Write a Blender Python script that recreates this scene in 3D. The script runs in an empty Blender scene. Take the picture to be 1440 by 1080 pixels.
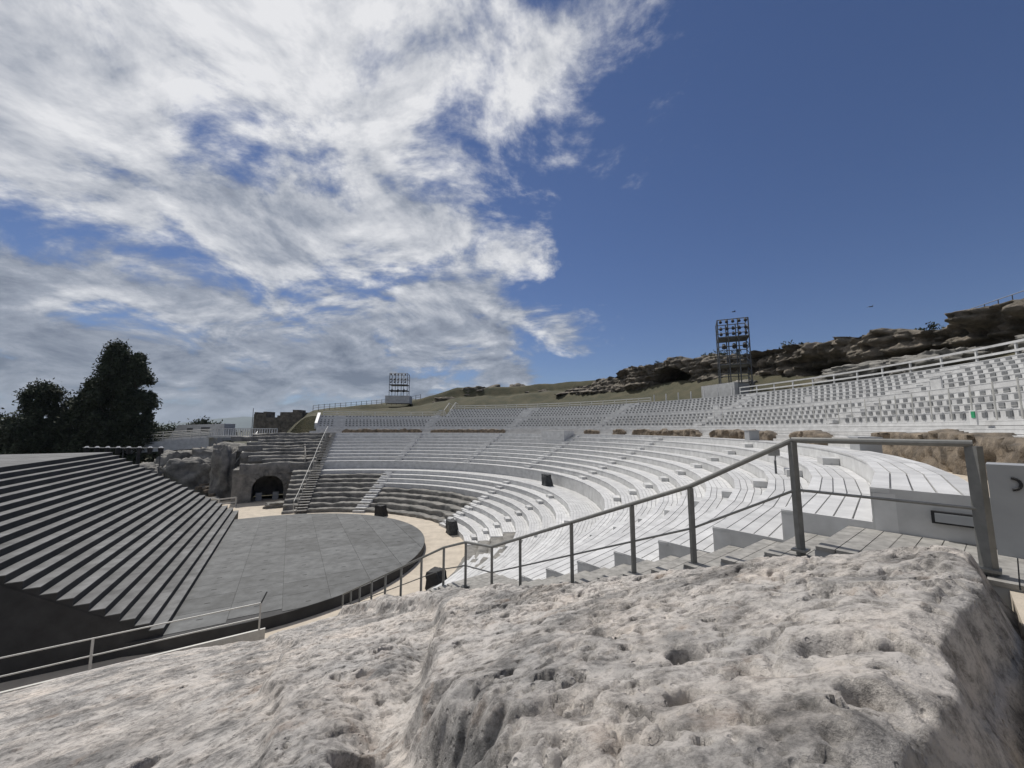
import bpy, math, random
import numpy as np
from math import radians as rad, sin, cos, pi, sqrt, atan2
random.seed(7); np.random.seed(7)
S = bpy.context.scene
COL = S.collection
# ------------------------------------------------------------------ camera
CAMZ = 8.5
F = 545.0; PITCH = rad(6.5)
cd = bpy.data.cameras.new('camera'); cam = bpy.data.objects.new('camera', cd); COL.objects.link(cam)
cd.sensor_width = 36; cd.lens = 36*F/1440; cd.clip_start = .05; cd.clip_end = 60000
cam.location = (0, 0, CAMZ); cam.rotation_euler = (pi/2+PITCH, 0, 0)
S.camera = cam
# ------------------------------------------------------------------ light
SUN_EL, SUN_AZ = rad(58), rad(33)          # azimuth left of the view direction (+Y)
sd = Vd = (-sin(SUN_AZ)*cos(SUN_EL), cos(SUN_AZ)*cos(SUN_EL), sin(SUN_EL))
import mathutils
sl = bpy.data.lights.new('sun', 'SUN'); sl.energy = 3.9; sl.angle = rad(.53); sl.color = (1, .955, .89)
so = bpy.data.objects.new('sun', sl); COL.objects.link(so); so.location = (-30, 40, 80)
so.rotation_euler = mathutils.Vector(sd).to_track_quat('Z', 'Y').to_euler()
W = bpy.data.worlds.new('World'); S.world = W; W.use_nodes = True
S.view_settings.view_transform = 'Standard'; S.view_settings.look = 'None'
S.view_settings.exposure = 0; S.view_settings.gamma = 1; S.view_settings.use_curve_mapping = False
def world():
    nt = W.node_tree; N = nt.nodes; L = nt.links; N.clear()
    def nd(t, **k):
        n = N.new(t)
        for a, b in k.items(): setattr(n, a, b)
        return n
    def m(op, a, b=None, c=None, clamp=False):
        n = nd('ShaderNodeMath', operation=op, use_clamp=clamp)
        for i, q in enumerate((a, b, c)):
            if q is None: continue
            if isinstance(q, (int, float)): n.inputs[i].default_value = q
            else: L.new(q, n.inputs[i])
        return n.outputs[0]
    out = nd('ShaderNodeOutputWorld'); bg = nd('ShaderNodeBackground'); L.new(bg.outputs[0], out.inputs[0])
    bg.inputs[1].default_value = .05
    sky = nd('ShaderNodeTexSky', sky_type='NISHITA'); sky.sun_disc = False
    sky.sun_elevation = SUN_EL; sky.sun_rotation = -SUN_AZ; sky.air_density = 1.0; sky.dust_density = .1; sky.ozone_density = 4.5
    tc = nd('ShaderNodeTexCoord'); sp = nd('ShaderNodeSeparateXYZ'); L.new(tc.outputs['Generated'], sp.inputs[0])
    x, y, z = sp.outputs
    zz = m('ADD', m('ADD', m('MAXIMUM', z, 0.0), .16), m('MULTIPLY', m('POWER', 2.718, m('MULTIPLY', m('MAXIMUM', z, 0.0), -6.0)), .09))
    px = m('DIVIDE', x, zz); py = m('DIVIDE', y, zz)
    def fbm(ox, oy, scale, detail, rough, dist, w):
        cb = nd('ShaderNodeCombineXYZ'); L.new(m('ADD', px, ox), cb.inputs[0]); L.new(m('ADD', py, oy), cb.inputs[1]); cb.inputs[2].default_value = w
        t = nd('ShaderNodeTexNoise'); L.new(cb.outputs[0], t.inputs['Vector'])
        t.inputs['Scale'].default_value = scale; t.inputs['Detail'].default_value = detail
        t.inputs['Roughness'].default_value = rough; t.inputs['Distortion'].default_value = dist
        return t.outputs[0]
    big = fbm(0, 0, .8, 2, .5, 0, 3.1)
    d1 = fbm(0, 0, 2.1, 10, .63, .3, 1.7)
    d2 = fbm(-.05, .08, 2.1, 10, .63, .3, 1.7)
    # weather front: cloud to the left, clear air to the right
    side = m('MULTIPLY_ADD', px, -.42, .13)
    side = m('MINIMUM', m('MAXIMUM', side, -.27), .17)
    cov = m('ADD', m('ADD', m('MULTIPLY', d1, 1.0), m('MULTIPLY', m('SUBTRACT', big, .5), .55)), side)
    mr = nd('ShaderNodeMapRange', interpolation_type='SMOOTHSTEP'); L.new(cov, mr.inputs[0])
    mr.inputs[1].default_value = .48; mr.inputs[2].default_value = .66
    dens = mr.outputs[0]
    thick = nd('ShaderNodeMapRange', interpolation_type='SMOOTHSTEP'); L.new(cov, thick.inputs[0])
    thick.inputs[1].default_value = .62; thick.inputs[2].default_value = .98
    lit = m('ADD', m('MULTIPLY', m('SUBTRACT', d1, d2), 2.6), .62)
    lit = m('SUBTRACT', lit, m('MULTIPLY', m('MULTIPLY', thick.outputs[0], .62), m('SUBTRACT', 1.0, m('MULTIPLY', m('MAXIMUM', z, 0.0), 1.15), clamp=True)))
    low = nd('ShaderNodeMapRange'); L.new(z, low.inputs[0]); low.inputs[1].default_value = 0.0; low.inputs[2].default_value = .5
    low.inputs[3].default_value = -.42; low.inputs[4].default_value = .16
    lit = m('ADD', lit, low.outputs[0], clamp=True)
    ramp = nd('ShaderNodeValToRGB'); L.new(lit, ramp.inputs[0])
    e = ramp.color_ramp.elements
    e[0].position = 0; e[0].color = (2.5, 3.0, 4.0, 1); e[1].position = 1; e[1].color = (17.0, 17.0, 17.2, 1)
    k = e.new(.45); k.color = (6.6, 7.2, 8.4, 1)
    mx = nd('ShaderNodeMix', data_type='RGBA'); L.new(m('MULTIPLY', dens, .93), mx.inputs[0])
    tn = nd('ShaderNodeMix', data_type='RGBA', blend_type='MULTIPLY'); tn.inputs[0].default_value = 1; L.new(sky.outputs[0], tn.inputs[6]); tn.inputs[7].default_value = (.86, .95, 1.22, 1); L.new(tn.outputs[2], mx.inputs[6]); L.new(ramp.outputs[0], mx.inputs[7])
    L.new(mx.outputs[2], bg.inputs[0])
world()
# ------------------------------------------------------------------ numpy noise
def _h(ix, iy, iz, seed):
    n = (ix.astype(np.int64)*374761393 + iy.astype(np.int64)*668265263 + iz.astype(np.int64)*2147483647 + seed*1274126177) & 0xffffffff
    n = ((n ^ (n >> 13))*1274126177) & 0xffffffff
    n = ((n ^ (n >> 16))*2246822519) & 0xffffffff
    return ((n ^ (n >> 15)) & 0xffff)/65535.0
def vnoise(x, y, z=None, seed=0):
    x = np.asarray(x, float); y = np.asarray(y, float); z = np.zeros_like(x) if z is None else np.asarray(z, float)
    x0, y0, z0 = np.floor(x), np.floor(y), np.floor(z); fx, fy, fz = x-x0, y-y0, z-z0
    fx, fy, fz = [t*t*t*(t*(t*6-15)+10) for t in (fx, fy, fz)]
    r = 0
    for a in (0, 1):
        for b in (0, 1):
            for c in (0, 1):
                r = r + _h(x0+a, y0+b, z0+c, seed)*(fx if a else 1-fx)*(fy if b else 1-fy)*(fz if c else 1-fz)
    return r*2-1
def fbm(x, y, z=None, oct=4, seed=0, gain=.5):
    r = 0; a = 1; s = 1
    for o in range(oct):
        r = r + a*vnoise(np.asarray(x)*s+o*17.3, np.asarray(y)*s-o*9.1, None if z is None else np.asarray(z)*s, seed+o); a *= gain; s *= 2.03
    return r
def sstep(a, b, x):
    t = np.clip((x-a)/(b-a), 0, 1); return t*t*(3-2*t)
# ------------------------------------------------------------------ materials
def mat(name, col, rough=.7, var=.15, scale=3.0, bump=0.0, bscale=40., col2=None, metal=0., rnd=0., detail=6):
    m = bpy.data.materials.new(name); m.use_nodes = True; nt = m.node_tree; N = nt.nodes; L = nt.links
    b = N['Principled BSDF']; b.inputs['Roughness'].default_value = rough; b.inputs['Metallic'].default_value = metal
    tc = N.new('ShaderNodeTexCoord'); geo = N.new('ShaderNodeNewGeometry')
    t = N.new('ShaderNodeTexNoise'); t.inputs['Scale'].default_value = scale; t.inputs['Detail'].default_value = detail; t.inputs['Roughness'].default_value = .62
    L.new(geo.outputs['Position'], t.inputs['Vector'])
    cr = N.new('ShaderNodeValToRGB'); L.new(t.outputs[0], cr.inputs[0])
    c2 = col2 or tuple(max(0, c*(1-var*2)) for c in col)
    c1 = col if col2 else tuple(min(1, c*(1+var)) for c in col)
    cr.color_ramp.elements[0].position = .3; cr.color_ramp.elements[0].color = (*c2, 1)
    cr.color_ramp.elements[1].position = .7; cr.color_ramp.elements[1].color = (*c1, 1)
    src = cr.outputs[0]
    if rnd:
        oi = N.new('ShaderNodeObjectInfo'); mr = N.new('ShaderNodeMapRange'); L.new(oi.outputs['Random'], mr.inputs[0])
        mr.inputs[3].default_value = 1-rnd; mr.inputs[4].default_value = 1+rnd*.6
        mx = N.new('ShaderNodeVectorMath'); mx.operation = 'SCALE'; L.new(src, mx.inputs[0]); L.new(mr.outputs[0], mx.inputs['Scale']); src = mx.outputs[0]
    L.new(src, b.inputs['Base Color'])
    if bump:
        t2 = N.new('ShaderNodeTexNoise'); t2.inputs['Scale'].default_value = bscale; t2.inputs['Detail'].default_value = 8; t2.inputs['Roughness'].default_value = .65
        L.new(geo.outputs['Position'], t2.inputs['Vector'])
        bp = N.new('ShaderNodeBump'); bp.inputs['Strength'].default_value = 1; bp.inputs['Distance'].default_value = bump
        L.new(t2.outputs[0], bp.inputs['Height']); L.new(bp.outputs[0], b.inputs['Normal'])
    return m
M = {}
M['white'] = mat('white_paint', (.56, .56, .555), .55, .11, 2.2, .001, 60, rnd=.13)
M['gap'] = mat('dark_timber', (.10, .10, .10), .9)
M['slot'] = mat('grey_slot', (.16, .165, .17), .7)
M['greywood'] = mat('weathered_boards', (.30, .29, .27), .8, .2, 9, .002, 50, rnd=.12)
M['greypaint'] = mat('grey_paint', (.30, .31, .32), .6, .05, 3)
M['steel'] = mat('galvanised_steel', (.20, .20, .19), .5, .1, 12, metal=.35)
M['pale_steel'] = mat('pale_rail_paint', (.55, .54, .50), .5, .08, 8)
M['black'] = mat('black_cover', (.02, .02, .022), .75, .3, 6, .01, 12)
M['charcoal'] = mat('charcoal_cover', (.055, .058, .06), .8, .3, 6, .01, 10)
M['tread'] = mat('stage_tread', (.135, .137, .138), .75, .28, 1.4, .001, 60, rnd=.2)
M['riser'] = mat('stage_black_paint', (.035, .035, .036), .8, .2, 1.6)
M['panel'] = mat('stage_floor_panel', (.092, .096, .097), .7, .25, 1.6, .001, 50, rnd=.26)
M['sand'] = mat('pale_sand', (.50, .44, .36), .95, .1, 1.5, .01, 25)
M['stone'] = mat('rock_cut_stone', (.30, .285, .26), .95, .2, 1.3, .05, 7, col2=(.10, .10, .095))
M['wallstone'] = mat('brown_rubble', (.27, .22, .165), .95, .2, 2.5, .06, 6, col2=(.07, .06, .05))
M['cliff'] = mat('cliff_stone', (.25, .215, .175), .95, .2, 1.1, .3, 2.6, col2=(.07, .066, .052))
M['grass'] = mat('dry_grass', (.092, .080, .045), .95, .2, .5, .15, 4, col2=(.036, .040, .019), detail=10)
M['leaf'] = mat('dark_foliage', (.042, .055, .026), .8, .3, 1.0)
M['leaf2'] = mat('olive_foliage', (.05, .065, .028), .8, .3, 1.0)
M['bark'] = mat('bark', (.07, .055, .04), .9, .2, 6)
M['scaff'] = mat('scaffold_tube', (.10, .105, .11), .5, .1, 5, metal=.4)
M['cloth'] = mat('person_clothes', (.05, .055, .08), .9, .3, 5)
M['hill'] = mat('far_hills', (.075, .10, .09), .95, .2, .002)
M['green'] = mat('green_sign', (.02, .28, .12), .5)
M['bulb'] = mat('lamp_glass', (.7, .7, .68), .3)
M['hole'] = M['gap']
def rock_material():
    m = bpy.data.materials.new('limestone'); m.use_nodes = True; nt = m.node_tree; N = nt.nodes; L = nt.links
    b = N['Principled BSDF']; b.inputs['Roughness'].default_value = .92
    g = N.new('ShaderNodeNewGeometry')
    def noise(sc, det=8, ro=.62, dist=0.):
        t = N.new('ShaderNodeTexNoise'); t.inputs['Scale'].default_value = sc; t.inputs['Detail'].default_value = det
        t.inputs['Roughness'].default_value = ro; t.inputs['Distortion'].default_value = dist
        L.new(g.outputs['Position'], t.inputs['Vector']); return t.outputs[0]
    def ramp(src, stops):
        r = N.new('ShaderNodeValToRGB'); L.new(src, r.inputs[0]); e = r.color_ramp.elements
        e[0].position, e[0].color = stops[0][0], (*stops[0][1], 1); e[1].position, e[1].color = stops[-1][0], (*stops[-1][1], 1)
        for p, c in stops[1:-1]:
            k = e.new(p); k.color = (*c, 1)
        return r.outputs[0]
    def mix(f, a, c, mode='MIX'):
        x = N.new('ShaderNodeMix'); x.data_type = 'RGBA'; x.blend_type = mode
        if isinstance(f, float): x.inputs[0].default_value = f
        else: L.new(f, x.inputs[0])
        L.new(a, x.inputs[6]); L.new(c, x.inputs[7]); return x.outputs[2]
    base = ramp(noise(1.1, 10, .6), [(.30, (.42, .41, .40)), (.5, (.56, .53, .50)), (.72, (.66, .595, .535))])
    big = ramp(noise(.9, 12, .74), [(.42, (.36, .365, .37)), (.49, (.74, .735, .73)), (.55, (1, .985, .97))])
    lich = ramp(noise(7.5, 12, .78), [(.38, (.20, .202, .205)), (.45, (.55, .55, .55)), (.54, (1, 1, 1))])
    fine = ramp(noise(48, 6, .7), [(.36, (.35, .35, .35)), (.47, (1, 1, 1)), (.75, (1.0, 1.0, 1.0))])
    c = mix(.85, base, big, 'MULTIPLY'); c = mix(.8, c, lich, 'MULTIPLY'); c = mix(.4, c, fine, 'MULTIPLY')
    vo = N.new('ShaderNodeTexVoronoi'); vo.inputs['Scale'].default_value = 19; L.new(g.outputs['Position'], vo.inputs['Vector'])
    pit = ramp(vo.outputs['Distance'], [(.10, (0, 0, 0)), (.26, (1, 1, 1))]); pm = ramp(noise(2.7, 5, .6), [(.46, (1, 1, 1)), (.56, (0, 0, 0))])
    pit = mix(1., pit, pm, 'LIGHTEN')
    rust = ramp(noise(2.3, 8, .66), [(.58, (0, 0, 0)), (.72, (1, 1, 1))])
    rc = N.new('ShaderNodeRGB'); rc.outputs[0].default_value = (.27, .19, .135, 1)
    r2 = N.new('ShaderNodeMath'); r2.operation = 'MULTIPLY'; L.new(rust, r2.inputs[0]); r2.inputs[1].default_value = .5
    c = mix(r2.outputs[0], c, rc.outputs[0])
    L.new(c, b.inputs['Base Color'])
    h = N.new('ShaderNodeMath'); h.operation = 'MULTIPLY_ADD'; L.new(noise(30, 10, .8), h.inputs[0]); h.inputs[1].default_value = 1.; L.new(noise(110, 5, .7), h.inputs[2])
    h2 = N.new('ShaderNodeMath'); h2.operation = 'MULTIPLY_ADD'; L.new(pit, h2.inputs[0]); h2.inputs[1].default_value = 1.6; L.new(h.outputs[0], h2.inputs[2]); h = h2
    bp = N.new('ShaderNodeBump'); bp.inputs['Distance'].default_value = .017; bp.inputs['Strength'].default_value = .8
    L.new(h.outputs[0], bp.inputs['Height']); L.new(bp.outputs[0], b.inputs['Normal'])
    return m
M['rock'] = rock_material()
# ------------------------------------------------------------------ builders
def link(name, me, m=None, parent=None, loc=None):
    o = bpy.data.objects.new(name, me); COL.objects.link(o)
    if m is not None and len(me.materials) == 0: me.materials.append(m)
    if parent is not None: o.parent = parent; o.matrix_parent_inverse = mathutils.Matrix.Translation(-mathutils.Vector(parent.location))
    return o
def tag(o, label, cat, group=None, kind=None):
    if label: o['label'] = label
    if cat: o['category'] = cat
    if group: o['group'] = group
    if kind: o['kind'] = kind
    return o
def empty(name, loc, label, cat, group=None):
    o = bpy.data.objects.new(name, None); COL.objects.link(o); o.location = loc; o.empty_display_size = .2
    return tag(o, label, cat, group)
class MB:
    def __init__(s): s.v = []; s.f = []
    def hexa(s, p):                     # 8 points: bottom 4 (ccw), top 4
        n = len(s.v); s.v += [tuple(map(float, q)) for q in p]
        s.f += [(n+3, n+2, n+1, n), (n+4, n+5, n+6, n+7)] + [(n+i, n+(i+1) % 4, n+4+(i+1) % 4, n+4+i) for i in range(4)]
        return s
    def box(s, c, size, rz=0.):
        hx, hy, hz = [q/2 for q in size]; a, b = cos(rz), sin(rz)
        P = [(c[0]+x*a-y*b, c[1]+x*b+y*a, c[2]+z) for z in (-hz, hz) for x, y in ((-hx, -hy), (hx, -hy), (hx, hy), (-hx, hy))]
        return s.hexa(P)
    def prism(s, poly, z0, z1):         # poly ccw in xy
        n = len(s.v); k = len(poly)
        s.v += [(float(x), float(y), z0) for x, y in poly]+[(float(x), float(y), z1) for x, y in poly]
        s.f += [tuple(range(n+k-1, n-1, -1)), tuple(range(n+k, n+2*k))]+[(n+i, n+(i+1) % k, n+k+(i+1) % k, n+k+i) for i in range(k)]
        return s
    def tube(s, a, b, r, k=8, r2=None):
        a = mathutils.Vector(a); b = mathutils.Vector(b); d = (b-a).normalized(); r2 = r if r2 is None else r2
        u = d.orthogonal().normalized(); w = d.cross(u); n = len(s.v)
        for p, q in ((a, r), (b, r2)):
            for i in range(k):
                t = 2*pi*i/k; s.v.append(tuple(p+u*(q*cos(t))+w*(q*sin(t))))
        s.f += [(n+i, n+(i+1) % k, n+k+(i+1) % k, n+k+i) for i in range(k)]+[tuple(range(n+k-1, n-1, -1)), tuple(range(n+k, n+2*k))]
        return s
    def bar(s, a, b, wx, wz):           # rectangular bar from a to b
        a = mathutils.Vector(a); b = mathutils.Vector(b); d = (b-a).normalized()
        up = mathutils.Vector((0, 0, 1)) if abs(d.z) < .95 else mathutils.Vector((0, 1, 0))
        u = d.cross(up).normalized()*(wx/2); w = u.cross(d).normalized()*(wz/2)
        return s.hexa([a-u-w, a+u-w, b+u-w, b-u-w, a-u+w, a+u+w, b+u+w, b-u+w])
    def mesh(s, name='m'):
        me = bpy.data.meshes.new(name); me.from_pydata(s.v, [], s.f); me.update(); return me
    def build(s, name, m, parent=None):
        return link(name, s.mesh(name), m, parent)
def grid_mesh(name, X, Y, Z, smooth=True, flip=False):
    n, k = X.shape; me = bpy.data.meshes.new(name)
    co = np.stack([X, Y, Z], -1).reshape(-1, 3)
    i = np.arange(n*k).reshape(n, k)
    q = np.stack([i[:-1, :-1], i[1:, :-1], i[1:, 1:], i[:-1, 1:]], -1).reshape(-1, 4)
    if flip: q = q[:, ::-1]
    me.vertices.add(len(co)); me.vertices.foreach_set('co', co.ravel().astype(np.float32))
    me.loops.add(q.size); me.loops.foreach_set('vertex_index', q.ravel().astype(np.int32))
    me.polygons.add(len(q)); me.polygons.foreach_set('loop_start', (np.arange(len(q))*4).astype(np.int32))
    me.update(calc_edges=True); me.validate()
    if smooth: me.polygons.foreach_set('use_smooth', np.ones(len(me.polygons), bool))
    return me
def rock_lump(name, c, size, seed, m, rz=0., amp=.18, res=14, parent=None, sq=.35):
    """a squarish boulder: cube-sphere blended towards a box, with noise"""
    V = []; Fc = []
    for ax in range(3):
        for sg in (-1, 1):
            n = len(V); t = np.linspace(-1, 1, res)
            a, b = np.meshgrid(t, t, indexing='ij'); p = np.zeros((res, res, 3))
            p[..., ax] = sg; p[..., (ax+1) % 3] = a; p[..., (ax+2) % 3] = b
            sph = p/np.linalg.norm(p, axis=-1, keepdims=True); p = p*(1-sq)+sph*sq*1.25
            p = p.reshape(-1, 3); nz = fbm(p[:, 0]*1.7+seed*3.1, p[:, 1]*1.7+seed, p[:, 2]*1.7, 6, seed, .58)
            p = p*(1+amp*nz)[:, None]
            p = p*np.array(size)/2; x = p[:, 0]*cos(rz)-p[:, 1]*sin(rz); y = p[:, 0]*sin(rz)+p[:, 1]*cos(rz)
            V += list(zip((x+c[0]).tolist(), (y+c[1]).tolist(), (p[:, 2]+c[2]).tolist()))
            for i in range(res-1):
                for j in range(res-1):
                    q = (n+i*res+j, n+(i+1)*res+j, n+(i+1)*res+j+1, n+i*res+j+1); Fc.append(q if sg > 0 else q[::-1])
    me = bpy.data.meshes.new(name); me.from_pydata(V, [], Fc); me.update()
    me.polygons.foreach_set('use_smooth', np.ones(len(me.polygons), bool))
    return link(name, me, m, parent)
# ------------------------------------------------------------------ geometry of the place
C = np.array([-17.3, 26.5])
def P(r, th, z=None):
    x, y = C[0]+r*cos(rad(th)), C[1]+r*sin(rad(th)); return (x, y) if z is None else (x, y, z)
E1 = np.array([-.6188, .7855]); E2 = np.array([.7855, .6188]); O0 = np.array([2.85, 4.0])   # along / across the end stair
def SW(s, w, z=None):
    p = O0+E1*s+E2*w; return (p[0], p[1]) if z is None else (p[0], p[1], z)
def end_angle(r, w=1.12):
    """angle at which a circle of radius r about C meets the line at offset w beside the end stair"""
    o = O0+E2*w-C; b = o@E1; c = o@o-r*r
    s = -b-sqrt(max(b*b-c, 0)); p = o+E1*s; return math.degrees(atan2(p[1], p[0]))
ROWS = []                                # (riser radius, tread height, outer radius)
LR = [14.2+.85*i for i in range(9)]; UR = [30.69-.866*(8-j) for j in range(9)]
for i in range(9): ROWS.append((LR[i], .389*(i+1), LR[i+1] if i < 8 else 22.9))
ROWS.append((22.9, 4.46, UR[0]))
for j in range(9): ROWS.append((UR[j], 7.84-.375*(8-j), UR[j+1] if j < 8 else 31.55))
AISLES = [106, 82.8, 59.6, 36.4, 13.0, -9.6, -29.5]
# ------------------------------------------------------------------ terrain
UPA, UPV = [14, 26, 45, 58, 84, 90, 96, 105, 113], [1, 1.42, 1.5, 1.4, 1.25, .85, .62, .46, .32]
TR_, TZ_ = [0, 13.8, 14.5, 31, 33.2, 41, 51.5, 57.5, 59, 64, 110, 260, 900, 7000], [-.06, -.06, -.7, 6.3, 6.7, 10.4, 13.6, 14.2, 16.4, 17.3, 17.0, 9, -12, -14]
def terrain():
    r = np.concatenate([np.linspace(0, 30, 16), np.linspace(31, 75, 70), np.geomspace(77, 7000, 50)])
    th = np.radians(np.linspace(-180, 180, 361)); R, T = np.meshgrid(r, th, indexing='ij'); D = np.degrees(T)
    A = sstep(-100, -84, D)*np.where(R < 42, 1-sstep(107, 112, D), 1-sstep(113, 125, D))
    up = np.interp(D, UPA, UPV)                               # hill drops towards the far end
    zc = np.interp(R, TR_, TZ_)
    hi = np.maximum(R-41, 0); zc = np.where(R > 41, np.minimum(10.4+(zc-10.4)*up, 17.5), zc)
    zl = np.interp(R, [0, 34, 60, 120, 400, 7000], [-.06, -.06, .5, 0, -12, -14])
    Z = A*zc+(1-A)*zl
    X, Y = C[0]+R*np.cos(T), C[1]+R*np.sin(T)
    Z = Z+np.where(R > 42, fbm(X*.12, Y*.12, None, 4, 5)*.45*np.clip((R-42)/10, 0, 1), 0)
    o = link('terrain', grid_mesh('terrain', X, Y, Z, flip=False), M['grass']); o['kind'] = 'structure'
terrain()
mb = MB(); k = 72; mb.prism([P(15.2, 360*i/k) for i in range(k)], -.3, 0.0)
o = mb.build('orchestra_path', M['sand'], None); o['kind'] = 'structure'
mb = MB(); mb.prism([(-36, 36), (-14, 36), (-12, 39), (-22, 48.5), (-33, 48.5), (-36, 44)], -.3, -.006); o = mb.build('sand_path', M['sand']); o['kind'] = 'structure'
mb = MB(); mb.prism([(-34, 8), (-8, 8), (-4, 18), (-10, 20), (-34, 20)], -.3, -.012); o = mb.build('side_path', M['sand']); o['kind'] = 'structure'
def far_hills():
    n = 200; th = np.linspace(rad(60), rad(215), n); R0 = 6500
    h = 150+70*fbm(th*6, th*0, None, 4, 3)
    X = np.stack([R0*np.cos(th), (R0+500)*np.cos(th), (R0+1500)*np.cos(th)]); Y = np.stack([R0*np.sin(th), (R0+500)*np.sin(th), (R0+1500)*np.sin(th)])
    o = link('far_hills', grid_mesh('far_hills', X, Y, np.stack([h*0-30, h*.75, h])), M['hill']); o['kind'] = 'structure'
far_hills()
# ------------------------------------------------------------------ wooden seating
ORD = ['first', 'second', 'third', 'fourth', 'fifth', 'sixth', 'seventh', 'eighth', 'ninth', 'tenth', 'eleventh']
plank_jobs = []                          # (distance, row empty, hexa points)
def arc_angles(a, b, r, seg=2.3):
    n = max(1, int(round(abs(b-a)*pi/180*r/seg))); return [a+(b-a)*i/n for i in range(n+1)]
def step_solid(mb, angs, r0, r1, zb, zt):
    for a, b in zip(angs[:-1], angs[1:]):
        p = [P(r0, a), P(r1, a), P(r1, b), P(r0, b)]
        mb.hexa([(*q, zb) for q in p]+[(*q, zt) for q in p])
def white_range(i):
    """angle ranges (from, to) in which row i carries white boards"""
    e = end_angle(ROWS[i][2]-.1, 1.17)
    if i >= 8: return [(e, 106)]
    if i >= 5: return [(e, 82.8)]
    if i >= 1: return [(e, -9.6+3*(i < 2)), (6.5-1.6*i, 36.4)] if i < 4 else [(e, 36.4)]
    return [(7, 36.4)]
row_objs = []
for i, (r0, zt, r1) in enumerate(ROWS):
    if i < 9: lab = f'white plank seating row, {ORD[i]} tier up from the sandy orchestra path'
    elif i == 9: lab = 'tall smooth white curved parapet with a plank top halfway up the lower seating'
    else: lab = f'white plank seating row, {ORD[i-10]} tier up from the tall curved parapet'
    root = empty('seating_parapet' if i == 9 else 'seating_row', P(r0, 20, zt), lab, 'parapet' if i == 9 else 'seating row', 'curved rows of white lower seating')
    zb = ROWS[i-1][1] if i else 0.0
    mb = MB()
    for (a, b) in white_range(i):
        angs = arc_angles(a, b, r0); step_solid(mb, angs, r0, r1+.015, zb-.25, zt-.042)
        nb = max(3, int(round((r1-r0)/.172)))
        for a0, a1 in zip(angs[:-1], angs[1:]):
            am = (a0+a1)/2; g = math.degrees(.004/r0)
            for q in range(nb):
                q0 = r0-.025+(r1-r0)*q/nb+.008; q1 = r0-.025+(r1-r0)*(q+1)/nb-.010
                p = [P(q0, a0+g), P(q1, a0+g), P(q1, a1-g), P(q0, a1-g)]
                dz = random.uniform(-.002, .002)
                pts = [(*s, zt-.04+dz) for s in p]+[(*s, zt+dz) for s in p]
                c = np.mean(np.array(p), 0); plank_jobs.append((float(np.hypot(*c)), root, pts))
    mb.build('riser', M['white'], root)
    row_objs.append(root)
plank_jobs.sort(key=lambda t: t[0])
vis = [t for t in plank_jobs if t[2][0][1] > 1.0 and abs(t[2][0][0])/t[2][0][1] < 1.33]
single = set(id(t) for t in vis[:300])
rest = {}
for t in plank_jobs:
    if id(t) in single: MB().hexa(t[2]).build('plank', M['white'], t[1])
    else: rest.setdefault(t[1].name, (t[1], MB()))[1].hexa(t[2])
for root, mb in rest.values():
    o = mb.build('planks', M['white'], root); o['kind'] = 'stuff'
# aisle step blocks: half-height boxes at the foot of every riser
for i, (r0, zt, r1) in enumerate(ROWS):
    if i == 0 or i == 9: continue
    zl = ROWS[i-1][1]
    for k, a in enumerate(AISLES[1:], 1):
        if i < 9 and k == 2: continue
        if not any(x+1 < a < y+.2 for x, y in white_range(i)) : continue
        wdt = math.degrees(.42/r0); q0 = r0-.40
        p = [P(q0, a-wdt), P(r0-.028, a-wdt), P(r0-.028, a+wdt), P(q0, a+wdt)]
        zz = zl+(zt-zl)*.5
        MB().hexa([(*s, zl+.003) for s in p]+[(*s, zz) for s in p]).build('step_block', M['white'], row_objs[i])
# ------------------------------------------------------------------ rock-cut stone rows
def stone_row(i, a, b, label, r1=None, seed=0):
    r0, zt, rr = ROWS[i]; r1 = r1 or rr; zb = ROWS[i-1][1] if i else 0.
    n = max(8, int(abs(b-a)*pi/180*r0/.16)); th = np.linspace(a, b, n)
    prof = [(r0, zb-.3), (r0, zb), (r0+.01, zb+(zt-zb)*.35), (r0-.01, zb+(zt-zb)*.75), (r0+.04, zt-.03), (r0+.14, zt), ((r0+r1)/2, zt), (r1+.05, zt-.02), (r1+.1, zt-.3)]
    R = np.array([p[0] for p in prof])[:, None]+0*th; Z = np.array([p[1] for p in prof])[:, None]+0*th
    T = np.radians(th)[None, :]+0*R
    X0 = C[0]+R*np.cos(T); Y0 = C[1]+R*np.sin(T)
    d = fbm(X0*1.1, Y0*1.1, Z*1.8, 5, seed+i, .6)
    wear = np.clip(fbm(X0*.35, Y0*.35, None, 3, 60+i)-.1, 0, 1)
    R2 = R+d*.09+wear*.25*(np.arange(len(prof)) < 6)[:, None]; Z2 = Z+np.where((np.arange(len(prof)) > 2)[:, None], d*.055-wear*.16, 0)
    X, Y = C[0]+R2*np.cos(T), C[1]+R2*np.sin(T)
    o = link('stone_row', grid_mesh('stone_row', X, Y, Z2, flip=True), M['stone'])
    return tag(o, label, 'stone seating', 'worn rock-cut seating rows')
for i in range(9):
    w = ORD[i]
    if i < 8: stone_row(i, 82.9, 105.4, f'worn grey rock-cut row, {w} above the sandy path, between timber and white stairs', seed=11)
    if i < 5: stone_row(i, 36.6, 82.6, f'crumbling rock-cut row curving below the white boards, {w} up from the sandy path', seed=23)
    stone_row(i, 106.8, 113, f'dark worn stone row beside the tunnel arch, {w} up from the path', seed=37)
    if i < 4: stone_row(i, end_angle(ROWS[i][0], 1.3), 7 if i == 0 else 6.5-1.6*i, f'broken rubble ledge where white boards stop, {w} up from the path', seed=53)
for i in range(9, 19):
    stone_row(i, 106.8, 122+3*math.sin(i*2.3)+i*.2, f'dark worn stone row above the tunnel arch, {ORD[i-9]} one up from the arch', seed=71)
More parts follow.
